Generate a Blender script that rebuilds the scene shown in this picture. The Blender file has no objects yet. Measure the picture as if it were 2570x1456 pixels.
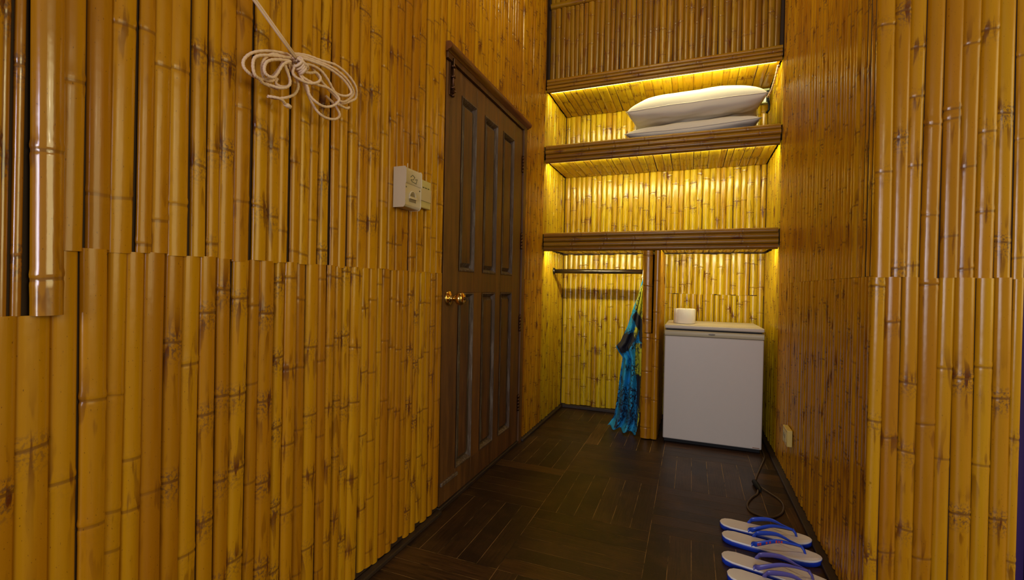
import bpy, math, random
from mathutils import Vector, Matrix, noise

random.seed(11)
SC = bpy.context.scene
COL = SC.collection
PI = math.pi

# ------------------------------------------------------------------ room sizes (metres)
W = 1.48          # corridor width: left wall x=0, right wall x=W
YF = 3.148        # front of the built-in shelves
YB = 3.72         # back of the niches
YN = 1.60         # the wall that returns beside the camera, facing back
XN = 1.803        # its free end
SEAM = 1.04       # height where the two rows of bamboo meet
CAMZ = 0.9878

# ------------------------------------------------------------------ camera
cam_data = bpy.data.cameras.new('camera')
cam = bpy.data.objects.new('camera', cam_data)
COL.objects.link(cam)
cam_data.sensor_width = 36.0
cam_data.sensor_fit = 'HORIZONTAL'
cam_data.lens = 1154.43 / 2570 * 36.0
cam_data.clip_start = 0.02
yaw, pit, rol = math.radians(21.3596), math.radians(-0.381), math.radians(1.1472)
F = Vector((-math.sin(yaw) * math.cos(pit), math.cos(yaw) * math.cos(pit), math.sin(pit)))
R0 = Vector((math.cos(yaw), math.sin(yaw), 0))
U0 = R0.cross(F)
RR = R0 * math.cos(rol) + U0 * math.sin(rol)
UU = -R0 * math.sin(rol) + U0 * math.cos(rol)
cam.matrix_world = Matrix(((RR.x, UU.x, -F.x, 1.0), (RR.y, UU.y, -F.y, 0.0), (RR.z, UU.z, -F.z, CAMZ), (0, 0, 0, 1)))
SC.camera = cam

# ------------------------------------------------------------------ world, lights, exposure
world = bpy.data.worlds.new('world')
SC.world = world
world.use_nodes = True
bg = world.node_tree.nodes['Background']
bg.inputs[0].default_value = (1.0, 0.80, 0.52, 1)
bg.inputs[1].default_value = 0.22

def light(name, kind, loc, energy, color, **kw):
    d = bpy.data.lights.new(name, kind)
    d.energy = energy
    d.color = color
    for k, v in kw.items():
        if k not in ('target',):
            setattr(d, k, v)
    o = bpy.data.objects.new(name, d)
    o.location = loc
    if 'target' in kw:
        o.rotation_euler = (Vector(kw['target']) - Vector(loc)).to_track_quat('-Z', 'Y').to_euler()
    COL.objects.link(o)
    return o

light('corridor_lamp', 'POINT', (0.72, 2.05, 3.12), 25, (1.0, 0.84, 0.44), shadow_soft_size=0.05)
light('left_wall_fill', 'AREA', (4.9, 0.85, 1.9), 71, (1.0, 0.86, 0.42), shape='RECTANGLE', size=3.0, size_y=2.2, target=(0.0, 0.9, 1.2))  # unseen warm fill, added to light the left wall evenly
light('room_lamp', 'POINT', (1.62, 0.45, 1.72), 1.8, (1.0, 0.88, 0.60), shadow_soft_size=0.03)
light('window_daylight', 'AREA', (0.30, -7.0, 1.5), 205, (0.97, 0.95, 0.95), shape='RECTANGLE', size=3.6, size_y=2.6, target=(0.8, 3.0, 1.0))
light('side_window', 'AREA', (0.72, -1.75, 1.45), 15, (0.74, 0.72, 1.0), shape='RECTANGLE', size=0.60, size_y=0.9, target=(0.0, 0.45, 1.4))

SC.view_settings.view_transform = 'Standard'
SC.view_settings.look = 'None'
SC.view_settings.exposure = 0.0
SC.view_settings.gamma = 1.0
SC.view_settings.use_curve_mapping = False
SC.cycles.use_denoising = True
SC.cycles.max_bounces = 10
SC.cycles.diffuse_bounces = 6
SC.cycles.sample_clamp_indirect = 6.0
SC.cycles.caustics_reflective = False

# ------------------------------------------------------------------ materials
def new_mat(name):
    m = bpy.data.materials.new(name)
    m.use_nodes = True
    nt = m.node_tree
    for n in list(nt.nodes):
        nt.nodes.remove(n)
    out = nt.nodes.new('ShaderNodeOutputMaterial')
    b = nt.nodes.new('ShaderNodeBsdfPrincipled')
    nt.links.new(b.outputs[0], out.inputs[0])
    return m, nt, b

class NT:
    def __init__(self, nt): self.nt = nt
    def n(self, t, **kw):
        x = self.nt.nodes.new(t)
        for k, v in kw.items(): setattr(x, k, v)
        return x
    def l(self, a, b): self.nt.links.new(a, b)
    def math(self, op, a, b=None, clamp=False):
        x = self.n('ShaderNodeMath', operation=op, use_clamp=clamp)
        for i, v in ((0, a), (1, b)):
            if v is None: continue
            if isinstance(v, (int, float)): x.inputs[i].default_value = v
            else: self.l(v, x.inputs[i])
        return x.outputs[0]
    def mix(self, f, a, b, mode='MIX'):
        x = self.n('ShaderNodeMixRGB', blend_type=mode)
        for i, v in ((0, f), (1, a), (2, b)):
            if isinstance(v, (int, float)): x.inputs[i].default_value = v
            elif isinstance(v, tuple): x.inputs[i].default_value = v + (1,) if len(v) == 3 else v
            else: self.l(v, x.inputs[i])
        return x.outputs[0]
    def ramp(self, f, stops):
        x = self.n('ShaderNodeValToRGB')
        e = x.color_ramp.elements
        while len(e) < len(stops): e.new(0.5)
        for i, (p, c) in enumerate(stops):
            e[i].position = p
            e[i].color = c + (1,) if len(c) == 3 else c
        self.l(f, x.inputs[0])
        return x.outputs[0]
    def mapping(self, v, scale):
        x = self.n('ShaderNodeMapping')
        x.inputs['Scale'].default_value = scale
        self.l(v, x.inputs[0])
        return x.outputs[0]
    def noise(self, v, scale=1, detail=3, rough=.5):
        x = self.n('ShaderNodeTexNoise')
        x.inputs['Scale'].default_value = scale
        x.inputs['Detail'].default_value = detail
        x.inputs['Roughness'].default_value = rough
        self.l(v, x.inputs['Vector'])
        return x.outputs[0]

def plain(name, col, rough=.5, metal=0, spec=.5, emis=0, bump=0, bscale=200, mottle=0):
    m, nt, b = new_mat(name)
    g = NT(nt)
    b.inputs['Base Color'].default_value = col + (1,)
    b.inputs['Roughness'].default_value = rough
    b.inputs['Metallic'].default_value = metal
    b.inputs['Specular IOR Level'].default_value = spec
    tc = g.n('ShaderNodeTexCoord').outputs['Object']
    n = g.noise(tc, bscale * .15, 4)
    k = mottle
    g.l(g.mix(n, tuple(c * (1 - k) for c in col), tuple(min(1, c * (1 + k)) for c in col)), b.inputs['Base Color'])
    if emis:
        b.inputs['Emission Color'].default_value = col + (1,)
        b.inputs['Emission Strength'].default_value = emis
    if bump:
        bn = g.n('ShaderNodeBump')
        bn.inputs['Strength'].default_value = bump
        bn.inputs['Distance'].default_value = .002
        g.l(g.noise(tc, bscale, 4), bn.inputs['Height'])
        g.l(bn.outputs[0], b.inputs['Normal'])
    return m

def bamboo_mat(name, dark, mid, light_, rough=.26, spec=.36):
    m, nt, b = new_mat(name)
    g = NT(nt)
    at = g.n('ShaderNodeAttribute', attribute_name='pole')      # r: hue draw, g: closeness to a joint, b: second draw
    pc = g.n('ShaderNodeAttribute', attribute_name='pc')        # x across, y along (both offset per pole)
    sep = g.n('ShaderNodeSeparateColor')
    g.l(at.outputs['Color'], sep.inputs[0])
    r, nd, r2 = sep.outputs[0], sep.outputs[1], sep.outputs[2]
    base = g.ramp(r, [(0, dark), (.18, tuple((a + c) / 2 for a, c in zip(dark, mid))), (.55, mid), (1, light_)])
    fine = g.noise(g.mapping(pc.outputs['Vector'], (230, 5, 1)), 1, 4, .6)
    broad = g.noise(g.mapping(pc.outputs['Vector'], (26, 2.2, 1)), 1, 3, .5)
    base = g.mix(g.math('MULTIPLY', fine, .30), base, tuple(c * .62 for c in mid))
    warm = g.ramp(broad, [(.42, (0, 0, 0)), (.72, (1, 1, 1))])
    base = g.mix(g.math('MULTIPLY', warm, .38), base, (.40, .135, .006))
    # dark brown burn marks trailing off the joints, and specks
    st = g.noise(g.mapping(pc.outputs['Vector'], (70, 9, 1)), 1, 2, .45)
    stm = g.ramp(st, [(.565, (0, 0, 0)), (.625, (1, 1, 1))])
    near = g.math('ADD', g.math('MULTIPLY', g.math('POWER', nd, 1.6), g.math('ADD', .45, g.math('MULTIPLY', r2, .9))), .05)
    base = g.mix(g.math('MULTIPLY', stm, near, True), base, (.135, .034, .004))
    sp = g.noise(g.mapping(pc.outputs['Vector'], (420, 160, 1)), 1, 1, .3)
    spm = g.ramp(sp, [(.735, (0, 0, 0)), (.77, (1, 1, 1))])
    base = g.mix(g.math('MULTIPLY', spm, .6), base, (.09, .03, .006))
    # the joint ring itself
    ringn = g.noise(g.mapping(pc.outputs['Vector'], (170, 120, 1)), 1, 3, .6)
    swell = g.ramp(nd, [(.60, (0, 0, 0)), (.80, (1, 1, 1))])
    blot = g.math('MULTIPLY', swell, g.math('MULTIPLY', g.ramp(ringn, [(.47, (0, 0, 0)), (.60, (1, 1, 1))]), g.ramp(r2, [(.35, (.1, .1, .1)), (.85, (1, 1, 1))])))
    base = g.mix(g.math('MULTIPLY', blot, .75), base, (.115, .055, .028))
    ring = g.ramp(nd, [(.93, (0, 0, 0)), (1.0, (1, 1, 1))])
    ringc = g.mix(ringn, (.085, .030, .006), (.24, .10, .022))
    base = g.mix(g.math('MULTIPLY', ring, g.math('ADD', g.math('MULTIPLY', r2, .45), .40), True), base, ringc)
    g.l(base, b.inputs['Base Color'])
    rn = g.noise(g.mapping(pc.outputs['Vector'], (60, 6, 1)), 1, 3, .5)
    g.l(g.math('ADD', rough - .10, g.math('MULTIPLY', rn, .20)), b.inputs['Roughness'])
    b.inputs['Specular IOR Level'].default_value = spec
    bn = g.n('ShaderNodeBump')
    bn.inputs['Strength'].default_value = .35
    bn.inputs['Distance'].default_value = .0012
    hb = g.math('ADD', g.math('MULTIPLY', fine, .35), g.noise(g.mapping(pc.outputs['Vector'], (45, 28, 1)), 1, 2, .5))
    g.l(hb, bn.inputs['Height'])
    g.l(bn.outputs[0], b.inputs['Normal'])
    return m

BAMBOO = bamboo_mat('varnished_bamboo', (.40, .165, .004), (.53, .250, .005), (.58, .300, .007), rough=.21)
BAMBOO_GLOSS = bamboo_mat('glossy_lacquered_bamboo', (.36, .145, .004), (.48, .220, .005), (.54, .27, .006), rough=.16, spec=1.0)
BAMBOO_LIT = bamboo_mat('niche_lit_bamboo', (.48, .27, .006), (.60, .395, .008), (.64, .445, .011), rough=.20, spec=.42)  # same bamboo, with the niches' yellow lamplight put into its base colour
BAMBOO_SHELF = bamboo_mat('dimmed_bamboo_poles', (.16, .070, .004), (.27, .135, .006), (.36, .19, .009), rough=.33)  # darker bamboo; the upper wall's dimness away from the lamps is in the colour
GAP = plain('dark_backing_boards', (.030, .012, .004), .8)
BLACK = plain('black_plastic', (.004, .004, .005), .6, spec=.25)
BRASS = plain('polished_brass', (.80, .52, .14), .16, 1.0)
IRON = plain('dark_bronze_metal', (.10, .045, .022), .38, .85)
RODM = plain('dark_steel_tube', (.075, .06, .05), .28, .9)
CREAM = plain('cream_plastic', (.56, .46, .30), .38, bump=.05)
CREAM2 = plain('yellowed_plastic', (.58, .50, .22), .4)
GREYP = plain('grey_slot_plastic', (.22, .17, .10), .5)
MARK = plain('dark_print', (.10, .09, .045), .6)
OUTLET = plain('pale_yellow_plastic', (.62, .47, .13), .4)
ENAMEL = plain('white_enamel_steel', (.56, .515, .46), .42, mottle=.02)
ENAMEL_TOP = plain('cream_laminate', (.58, .51, .40), .45, mottle=.05)
ENAMEL_STRIP = plain('cream_door_strip', (.50, .44, .28), .42)
BADGE = plain('grey_badge', (.22, .20, .20), .3, .6)
PAPER = plain('soft_white_paper', (.80, .75, .66), .9, bump=.4, bscale=260)
CARD = plain('brown_card', (.25, .17, .09), .9)
LINEN = plain('white_cotton', (.72, .68, .58), .85, bump=.25, bscale=60)
CORDM = plain('pale_twisted_cord', (.72, .52, .36), .8)
WIRE = plain('brown_rubber_flex', (.085, .055, .03), .5)
GREEN_CARD = plain('pale_green_plastic', (.42, .47, .24), .5)
STEEL = plain('brushed_steel', (.55, .52, .47), .35, .8)
FOOTBED = plain('white_foam_rubber', (.90, .90, .92), .6, mottle=.03)
SOLE = plain('bright_blue_rubber', (.012, .055, .60), .4)
STRAP_BLUE = plain('blue_strap_rubber', (.020, .075, .58), .3)
STRAP_LILAC = plain('faded_violet_strap_rubber', (.12, .11, .42), .3)
REDP = plain('red_print', (.55, .05, .06), .5)
PURPLE = plain('deep_violet_paint', (.040, .016, .11), .35)
LAMPGLOW = plain('led_glow', (1.0, .82, .36), .5, emis=3)

def wood_mat(name, a, b_, c, gscale=(1, 1, 1), rough=.45, weather=None):
    m, nt, b = new_mat(name)
    g = NT(nt)
    tc = g.n('ShaderNodeTexCoord').outputs['Object']
    v = g.mapping(tc, gscale)
    n1 = g.noise(v, 1, 6, .65)
    n2 = g.noise(g.mapping(tc, tuple(s * .25 for s in gscale)), 1, 3, .5)
    colr = g.ramp(n1, [(.30, a), (.52, b_), (.72, c)])
    colr = g.mix(g.math('MULTIPLY', n2, .6), colr, tuple(x * .6 for x in a))
    if weather:
        w = g.noise(g.mapping(tc, tuple(s * 1.4 for s in gscale)), 1, 5, .7)
        colr = g.mix(g.math('MULTIPLY', g.ramp(w, [(.50, (0, 0, 0)), (.60, (1, 1, 1))]), .75), colr, weather)
    g.l(colr, b.inputs['Base Color'])
    g.l(g.math('ADD', rough - .1, g.math('MULTIPLY', n1, .25)), b.inputs['Roughness'])
    bn = g.n('ShaderNodeBump')
    bn.inputs['Strength'].default_value = .35
    bn.inputs['Distance'].default_value = .002
    g.l(n1, bn.inputs['Height'])
    g.l(bn.outputs[0], b.inputs['Normal'])
    return m

DOORW = wood_mat('brown_door_wood', (.075, .030, .009), (.16, .066, .014), (.26, .112, .024), (30, 30, 3), .5)
DOORO = wood_mat('orange_brown_wood', (.12, .045, .010), (.22, .090, .016), (.30, .13, .026), (30, 30, 3), .5)
DOORP = wood_mat('worn_door_panel_wood', (.045, .018, .008), (.14, .056, .014), (.24, .100, .024), (34, 34, 3), .5)
MOULD = wood_mat('weathered_moulding_wood', (.050, .028, .018), (.115, .072, .046), (.19, .13, .09), (60, 60, 5), .6, (.19, .155, .125))
TRIMW = wood_mat('red_brown_trim_wood', (.15, .048, .010), (.24, .085, .016), (.30, .12, .022), (20, 4, 20), .4)
DARKW = wood_mat('dark_skirting_wood', (.016, .008, .005), (.035, .018, .010), (.060, .032, .018), (40, 5, 40), .55)
CEILW = wood_mat('dark_ceiling_boards', (.05, .022, .008), (.10, .045, .015), (.16, .075, .022), (20, 3, 20), .7)

def floor_mat():
    m, nt, b = new_mat('dark_parquet')
    g = NT(nt)
    at = g.n('ShaderNodeAttribute', attribute_name='pole')
    pc = g.n('ShaderNodeAttribute', attribute_name='pc')
    sep = g.n('ShaderNodeSeparateColor')
    g.l(at.outputs['Color'], sep.inputs[0])
    base = g.ramp(sep.outputs[0], [(0, (.014, .007, .0045)), (.5, (.036, .018, .0085)), (.85, (.060, .028, .011)), (1, (.12, .052, .014))])
    gr = g.noise(g.mapping(pc.outputs['Vector'], (150, 6, 1)), 1, 5, .65)
    base = g.mix(g.ramp(gr, [(.42, (.75, .75, .75)), (.62, (0, 0, 0))]), base, (.012, .006, .0035))
    tc0 = g.n('ShaderNodeTexCoord').outputs['Object']
    worn = g.noise(tc0, 5.5, 5, .65)
    base = g.mix(g.math('MULTIPLY', g.ramp(worn, [(.48, (0, 0, 0)), (.68, (1, 1, 1))]), .5), base, (.085, .040, .013))
    sc = g.noise(g.mapping(pc.outputs['Vector'], (240, 40, 1)), 1, 3, .6)
    base = g.mix(g.math('MULTIPLY', g.ramp(sc, [(.62, (0, 0, 0)), (.70, (1, 1, 1))]), .5), base, (.13, .070, .028))
    g.l(base, b.inputs['Base Color'])
    tc = g.n('ShaderNodeTexCoord').outputs['Object']
    w = g.noise(tc, 3.2, 4, .6)
    g.l(g.math('ADD', .24, g.math('MULTIPLY', w, .30)), b.inputs['Roughness'])
    b.inputs['Specular IOR Level'].default_value = .4
    bn = g.n('ShaderNodeBump')
    bn.inputs['Strength'].default_value = .3
    bn.inputs['Distance'].default_value = .001
    g.l(gr, bn.inputs['Height'])
    g.l(bn.outputs[0], b.inputs['Normal'])
    return m

def filler_mat():
    m, nt, b = new_mat('golden_joint_filler')
    g = NT(nt)
    tc = g.n('ShaderNodeTexCoord').outputs['Object']
    n = g.noise(tc, 9, 3, .6)
    g.l(g.ramp(n, [(.40, (.02, .011, .005)), (.54, (.30, .18, .06))]), b.inputs['Base Color'])
    b.inputs['Roughness'].default_value = .5
    return m

PARQUET = floor_mat()
FILLER = filler_mat()

def cloth_mat():
    m, nt, b = new_mat('printed_sarong_cotton')
    g = NT(nt)
    at = g.n('ShaderNodeAttribute', attribute_name='pole')
    pc = g.n('ShaderNodeAttribute', attribute_name='pc')        # x across the cloth, y down it, z how much print
    # ornamental outline print: distorted cell borders
    v = g.n('ShaderNodeTexVoronoi', feature='DISTANCE_TO_EDGE')
    v.inputs['Scale'].default_value = 1
    nz = g.n('ShaderNodeTexNoise'); nz.inputs['Scale'].default_value = 22
    g.l(pc.outputs['Vector'], nz.inputs['Vector'])
    add = g.n('ShaderNodeVectorMath', operation='ADD')
    sc = g.n('ShaderNodeVectorMath', operation='SCALE'); sc.inputs['Scale'].default_value = .06
    g.l(nz.outputs['Color'], sc.inputs[0])
    g.l(pc.outputs['Vector'], add.inputs[0]); g.l(sc.outputs[0], add.inputs[1])
    g.l(g.mapping(add.outputs[0], (42, 34, 0)), v.inputs['Vector'])
    line = g.ramp(v.outputs['Distance'], [(.06, (1, 1, 1)), (.13, (0, 0, 0))])
    patch = g.noise(g.mapping(pc.outputs['Vector'], (9, 8, 0)), 1, 2, .5)
    sx = g.n('ShaderNodeSeparateXYZ'); g.l(pc.outputs['Vector'], sx.inputs[0])
    pm = g.ramp(g.math('ADD', patch, g.math('MULTIPLY', sx.outputs[2], .35)), [(.50, (0, 0, 0)), (.58, (1, 1, 1))])
    col = g.mix(g.math('MULTIPLY', line, pm), at.outputs['Color'], (.006, .010, .035))
    g.l(col, b.inputs['Base Color'])
    b.inputs['Roughness'].default_value = .75
    return m

CLOTH = cloth_mat()

# ------------------------------------------------------------------ mesh helpers
class MB:
    """Collects geometry for ONE mesh object."""
    def __init__(self):
        self.v, self.f, self.mi, self.sm, self.pole, self.pc = [], [], [], [], [], []
    def vert(self, p, pole=(.5, 0, .5, 1), pc=(0, 0, 0)):
        self.v.append(tuple(p)); self.pole.append(pole); self.pc.append(pc)
        return len(self.v) - 1
    def face(self, idx, mi=0, smooth=False):
        self.f.append(tuple(idx)); self.mi.append(mi); self.sm.append(smooth)
    def box(self, lo, hi, mi=0, pole=(.5, 0, .5, 1)):
        x0, y0, z0 = lo; x1, y1, z1 = hi
        i = [self.vert(p, pole, (p[0], p[1], p[2])) for p in ((x0, y0, z0), (x1, y0, z0), (x1, y1, z0), (x0, y1, z0), (x0, y0, z1), (x1, y0, z1), (x1, y1, z1), (x0, y1, z1))]
        for q in ((0, 3, 2, 1), (4, 5, 6, 7), (0, 1, 5, 4), (1, 2, 6, 5), (2, 3, 7, 6), (3, 0, 4, 7)):
            self.face([i[k] for k in q], mi)
    def tube(self, pts, r, seg=10, mi=0, cap=True, closed=False, flat=1.0, flat_dir=None):
        pts = [Vector(p) for p in pts]
        n = len(pts)
        rs = r if isinstance(r, (list, tuple)) else [r] * n
        prev = None
        rings = []
        for k in range(n):
            a = pts[(k - 1) % n] if closed or k > 0 else pts[0]
            c = pts[(k + 1) % n] if closed or k < n - 1 else pts[-1]
            t = (c - a)
            t = t.normalized() if t.length > 1e-9 else Vector((0, 0, 1))
            if flat_dir is not None:
                s = Vector(flat_dir) - t * Vector(flat_dir).dot(t)
            elif prev is None:
                s = t.orthogonal()
            else:
                s = prev - t * prev.dot(t)
            if s.length < 1e-6: s = t.orthogonal()
            s.normalize(); prev = s
            u = t.cross(s)
            rings.append([self.vert(pts[k] + s * math.cos(2 * PI * j / seg) * rs[k] + u * math.sin(2 * PI * j / seg) * rs[k] * flat) for j in range(seg)])
        m = n if closed else n - 1
        for k in range(m):
            A, B = rings[k], rings[(k + 1) % n]
            for j in range(seg):
                self.face((A[j], A[(j + 1) % seg], B[(j + 1) % seg], B[j]), mi, True)
        if cap and not closed:
            self.face(rings[0][::-1], mi); self.face(rings[-1], mi)
    def lathe(self, prof, c, axis, seg=28, mi=0):
        """prof: (radius, distance along axis)"""
        ax = Vector(axis).normalized(); s = ax.orthogonal().normalized(); u = ax.cross(s); c = Vector(c)
        rings = [[self.vert(c + ax * d + (s * math.cos(2 * PI * j / seg) + u * math.sin(2 * PI * j / seg)) * max(r, 1e-5)) for j in range(seg)] for r, d in prof]
        for A, B in zip(rings, rings[1:]):
            for j in range(seg):
                self.face((A[j], A[(j + 1) % seg], B[(j + 1) % seg], B[j]), mi, True)
        self.face(rings[0][::-1], mi); self.face(rings[-1], mi)
    def grid(self, P, mi=0, closed_u=False, smooth=True):
        """P[i][j]: vertex ids"""
        for i in range(len(P) - 1):
            n = len(P[i])
            for j in range(n if closed_u else n - 1):
                self.face((P[i][j], P[i][(j + 1) % n], P[i + 1][(j + 1) % n], P[i + 1][j]), mi, smooth)
    def build(self, name, mats, parent=None, bevel=0, seg=2, subsurf=0):
        me = bpy.data.meshes.new(name)
        me.from_pydata(self.v, [], self.f)
        for m in (mats if isinstance(mats, (list, tuple)) else [mats]): me.materials.append(m)
        me.polygons.foreach_set('material_index', self.mi)
        me.polygons.foreach_set('use_smooth', self.sm)
        a = me.attributes.new('pole', 'FLOAT_COLOR', 'POINT')
        a.data.foreach_set('color', [x for p in self.pole for x in p])
        b = me.attributes.new('pc', 'FLOAT_VECTOR', 'POINT')
        b.data.foreach_set('vector', [x for p in self.pc for x in p])
        me.update()
        o = bpy.data.objects.new(name, me)
        COL.objects.link(o)
        if bevel:
            md = o.modifiers.new('bevel', 'BEVEL'); md.width = bevel; md.segments = seg; md.limit_method = 'ANGLE'
            md.harden_normals = False
            me.polygons.foreach_set('use_smooth', [True] * len(me.polygons))
            try:
                me.set_sharp_from_angle(angle=math.radians(50))
            except Exception:
                pass
        if subsurf:
            md = o.modifiers.new('subdivision', 'SUBSURF'); md.levels = subsurf; md.render_levels = subsurf
        if parent is not None:
            o.parent = parent
            o.matrix_parent_inverse = parent.matrix_world.inverted()
        return o

def thing(name, label, cat, loc, group=None):
    o = bpy.data.objects.new(name, None)
    o.empty_display_size = .05
    o.location = loc
    o.matrix_world = Matrix.Translation(loc)
    COL.objects.link(o)
    o['label'] = label; o['category'] = cat
    if group: o['group'] = group
    return o

def tag(o, label, cat, group=None):
    o['label'] = label; o['category'] = cat
    if group: o['group'] = group
    return o

def struct(o):
    o['kind'] = 'structure'
    return o

def quads(b, pts, mi=0):
    b.face([b.vert(p) for p in pts], mi)

# ------------------------------------------------------------------ bamboo
def pole(mb, c, ax, sd, nr, length, width, depth, joints, rnd=None, mi=0, seg=9, bow=.0022, tilt=0.0):
    """Half round of bamboo. c: middle of its foot on the backing, ax along, sd across, nr out of the wall."""
    c, ax, sd, nr = Vector(c), Vector(ax), Vector(sd), Vector(nr)
    h = rnd.random()
    hue = h if rnd.random() > .06 else h * .12
    r2 = rnd.random()
    off = (rnd.uniform(0, 50), rnd.uniform(0, 50))
    taper = rnd.uniform(-.05, .05)
    ph, am = rnd.uniform(0, 2 * PI), rnd.uniform(0, bow)
    shear = rnd.uniform(-.16, .16)
    vs = {0.0, length}
    k = max(2, int(length / .09))
    for i in range(k + 1): vs.add(length * i / k)
    jd = []
    for j in joints:
        if -.02 < j < length + .02:
            jd.append((j, rnd.uniform(.6, 1.25)))
            for d in (-.06, -.03, -.016, -.009, -.005, -.0021, .0021, .005, .009, .018, .04):
                if 0 < j + d < length: vs.add(j + d)
    vs = sorted(vs)
    vv = [vs[0]]
    for x in vs[1:]:
        if x - vv[-1] > .0012: vv.append(x)
    rings = []
    for v in vv:
        s = 1 + taper * (v / length - .5)
        nd = 0
        for j, q in jd:
            d = v - j
            s += q * (.065 * math.exp(-((d - .008) / .006) ** 2) + .035 * math.exp(-((d + .010) / .008) ** 2) - .04 * math.exp(-(d / .0032) ** 2))
            a = abs(d)
            nd = max(nd, 1.0 if a < .0025 else (.90 if a < .012 else max(0, .86 * (1 - (a - .01) / (.15 if d < 0 else .08)))))
        sway = am * math.sin(v * 2.6 + ph) + tilt * (v - length / 2)
        ring = []
        for i in range(seg):
            t = -PI / 2 + PI * i / (seg - 1)
            sx, nx = math.sin(t), math.cos(t) ** .80 if abs(math.cos(t)) > 1e-6 else 0.0
            ss = width / 2 * s * sx + sway
            p = c + ax * (v + shear * ss * (1 if .02 < v < length - .02 else .15)) + sd * ss + nr * (depth * s * nx)
            ring.append(mb.vert(p, (hue, nd, r2, 1), (off[0] + ss, off[1] + v, 0)))
        rings.append(ring)
    mb.grid(rings, mi)
    for rg, flip in ((rings[0], True), (rings[-1], False)):
        e = [mb.vert(mb.v[i], mb.pole[i], mb.pc[i]) for i in rg]
        mb.face(e[::-1] if flip else e, mi)

def auto_joints(length, rnd, z0=0.0):
    out = []
    z = rnd.uniform(.02, .28)
    while z < length:
        out.append(z)
        z += rnd.uniform(.17, .25)
    return out

def row(mb, o, ud, vd, nd, cells, rnd, v0, v1, depth=.30, mi=0, ragged=.004, tilt=.004, joints=None, bow=.0022, gap=.0):
    """A row of half rounds. cells: (u0,u1) edges along ud from o; each runs v0..v1 along vd."""
    o, ud, vd, nd = Vector(o), Vector(ud), Vector(vd), Vector(nd)
    for k, (a, b) in enumerate(cells):
        z0 = v0 + (rnd.uniform(-ragged, ragged))
        z1 = v1 + (rnd.uniform(-ragged, ragged) if ragged else 0)
        w = (b - a) * (rnd.uniform(.985, 1.03) if rnd.random() > .2 else rnd.uniform(.90, .97)) - gap
        dp = min(.042, b - a) * depth * rnd.uniform(.85, 1.15)
        L = z1 - z0
        jn = None
        if joints and k in joints: jn = [j - z0 for j in joints[k]]
        if jn is None: jn = auto_joints(L, rnd)
        sink = rnd.uniform(0, .003)
        pole(mb, o + ud * ((a + b) / 2) + vd * z0 - nd * sink, vd, ud, nd, L, w, dp, jn, rnd, mi, bow=bow, tilt=rnd.uniform(-tilt, tilt))

def cells_from(edges):
    return list(zip(edges, edges[1:]))

def even(a, b, w, rnd, jit=.18):
    out = [a]
    while out[-1] < b - w * .6:
        out.append(out[-1] + w * rnd.uniform(1 - jit, 1 + jit))
    s = (b - a) / (out[-1] - a)
    return cells_from([a + (x - a) * s for x in out])

X, Y, Z = Vector((1, 0, 0)), Vector((0, 1, 0)), Vector((0, 0, 1))
D0, D1, DZ = 1.742, 2.760, 2.030     # doorway in the left wall
TOP = 3.30                           # ceiling height
rb = random.Random(5)

# left wall ---------------------------------------------------------
mb = MB()
up = [.379, .3925, .406, .447, .484, (.4885), .527, .565, .593, .627, .668, .7005, .7285, .768, .812, .854, .892, .9275, .9615, .998, 1.033, 1.075, 1.110, 1.150, 1.194, 1.246, 1.303, 1.347, 1.391, 1.438, 1.487, 1.536, 1.587, 1.636, 1.686, D0]
cu = [c for c in cells_from(up) if c != (.484, .4885)]
lo = [.357, .397, .441, .478, .518, .548, .581, .620, .655, .694, .729, .765, .809, .840, .885, .917, .958, .991, 1.037, 1.069, 1.101, 1.135, 1.170, 1.222, 1.261, 1.303, 1.331, 1.375, 1.411, 1.451, 1.488, 1.528, 1.565, 1.606, 1.653, 1.690, D0]
cl = cells_from(lo)
O = Vector((-.009, 0, 0))
ju = {2: [1.196, .985, 1.62], 3: [1.329], 4: [1.14, 1.60], 5: [1.141, 1.467], 6: [1.056, 1.476], 7: [1.107, 1.42], 8: [1.146, 1.426], 0: [1.17, 1.40], 1: [1.02, 1.33]}
jl = {0: [.642], 1: [.707, .40], 2: [.635, .30], 3: [.768, .54], 4: [.768, .55, .476], 5: [.639, .54, .2], 6: [.561, .33], 7: [.858, .567, .3], 8: [.807, .395]}
SO = [0, .0015, -.001, -.005, .001, -.003, 0, .002, -.0015]
for k, (a, b) in enumerate(cu):
    z0 = .925 if b < .45 else SEAM + SO[k % 9]
    row(mb, O + Vector((.006 if .41 < b < .45 else (-.002 if b < .41 else 0), 0, 0)), Y, Z, X, [(a, b)], rb, z0, TOP, .52 if b < .45 else .25, joints={0: ju[k] + [1.9, 2.2]} if k in ju else None, ragged=0, tilt=.006, bow=.0035, mi=3 if b < .45 else 0)
for k, (a, b) in enumerate(cl):
    z1 = .9255 if b < .45 else SEAM + .0005 + max(SO[j % 9] for j, c in enumerate(cu) if c[0] < b and c[1] > a)
    row(mb, O - X * .0006, Y, Z, X, [(a, b)], rb, .018 + rb.uniform(0, .022), z1, .25, joints={0: jl[k]} if k in jl else None, ragged=0, tilt=.006, bow=.0035)
for z0, z1 in ((.02, .92), (.926, TOP)):
    row(mb, O, Y, Z, X, even(-.90, .357 if z0 < .5 else .379, .040, rb), rb, z0, z1, .25)
row(mb, O, Y, Z, X, even(D0, D1, .036, rb), rb, DZ - .012, TOP, .25)
for z0, z1 in ((.02, SEAM - .001), (SEAM, TOP)):
    row(mb, O, Y, Z, X, even(D1, YF + .01, .034, rb), rb, z0, z1, .25, ragged=.0)
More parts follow.
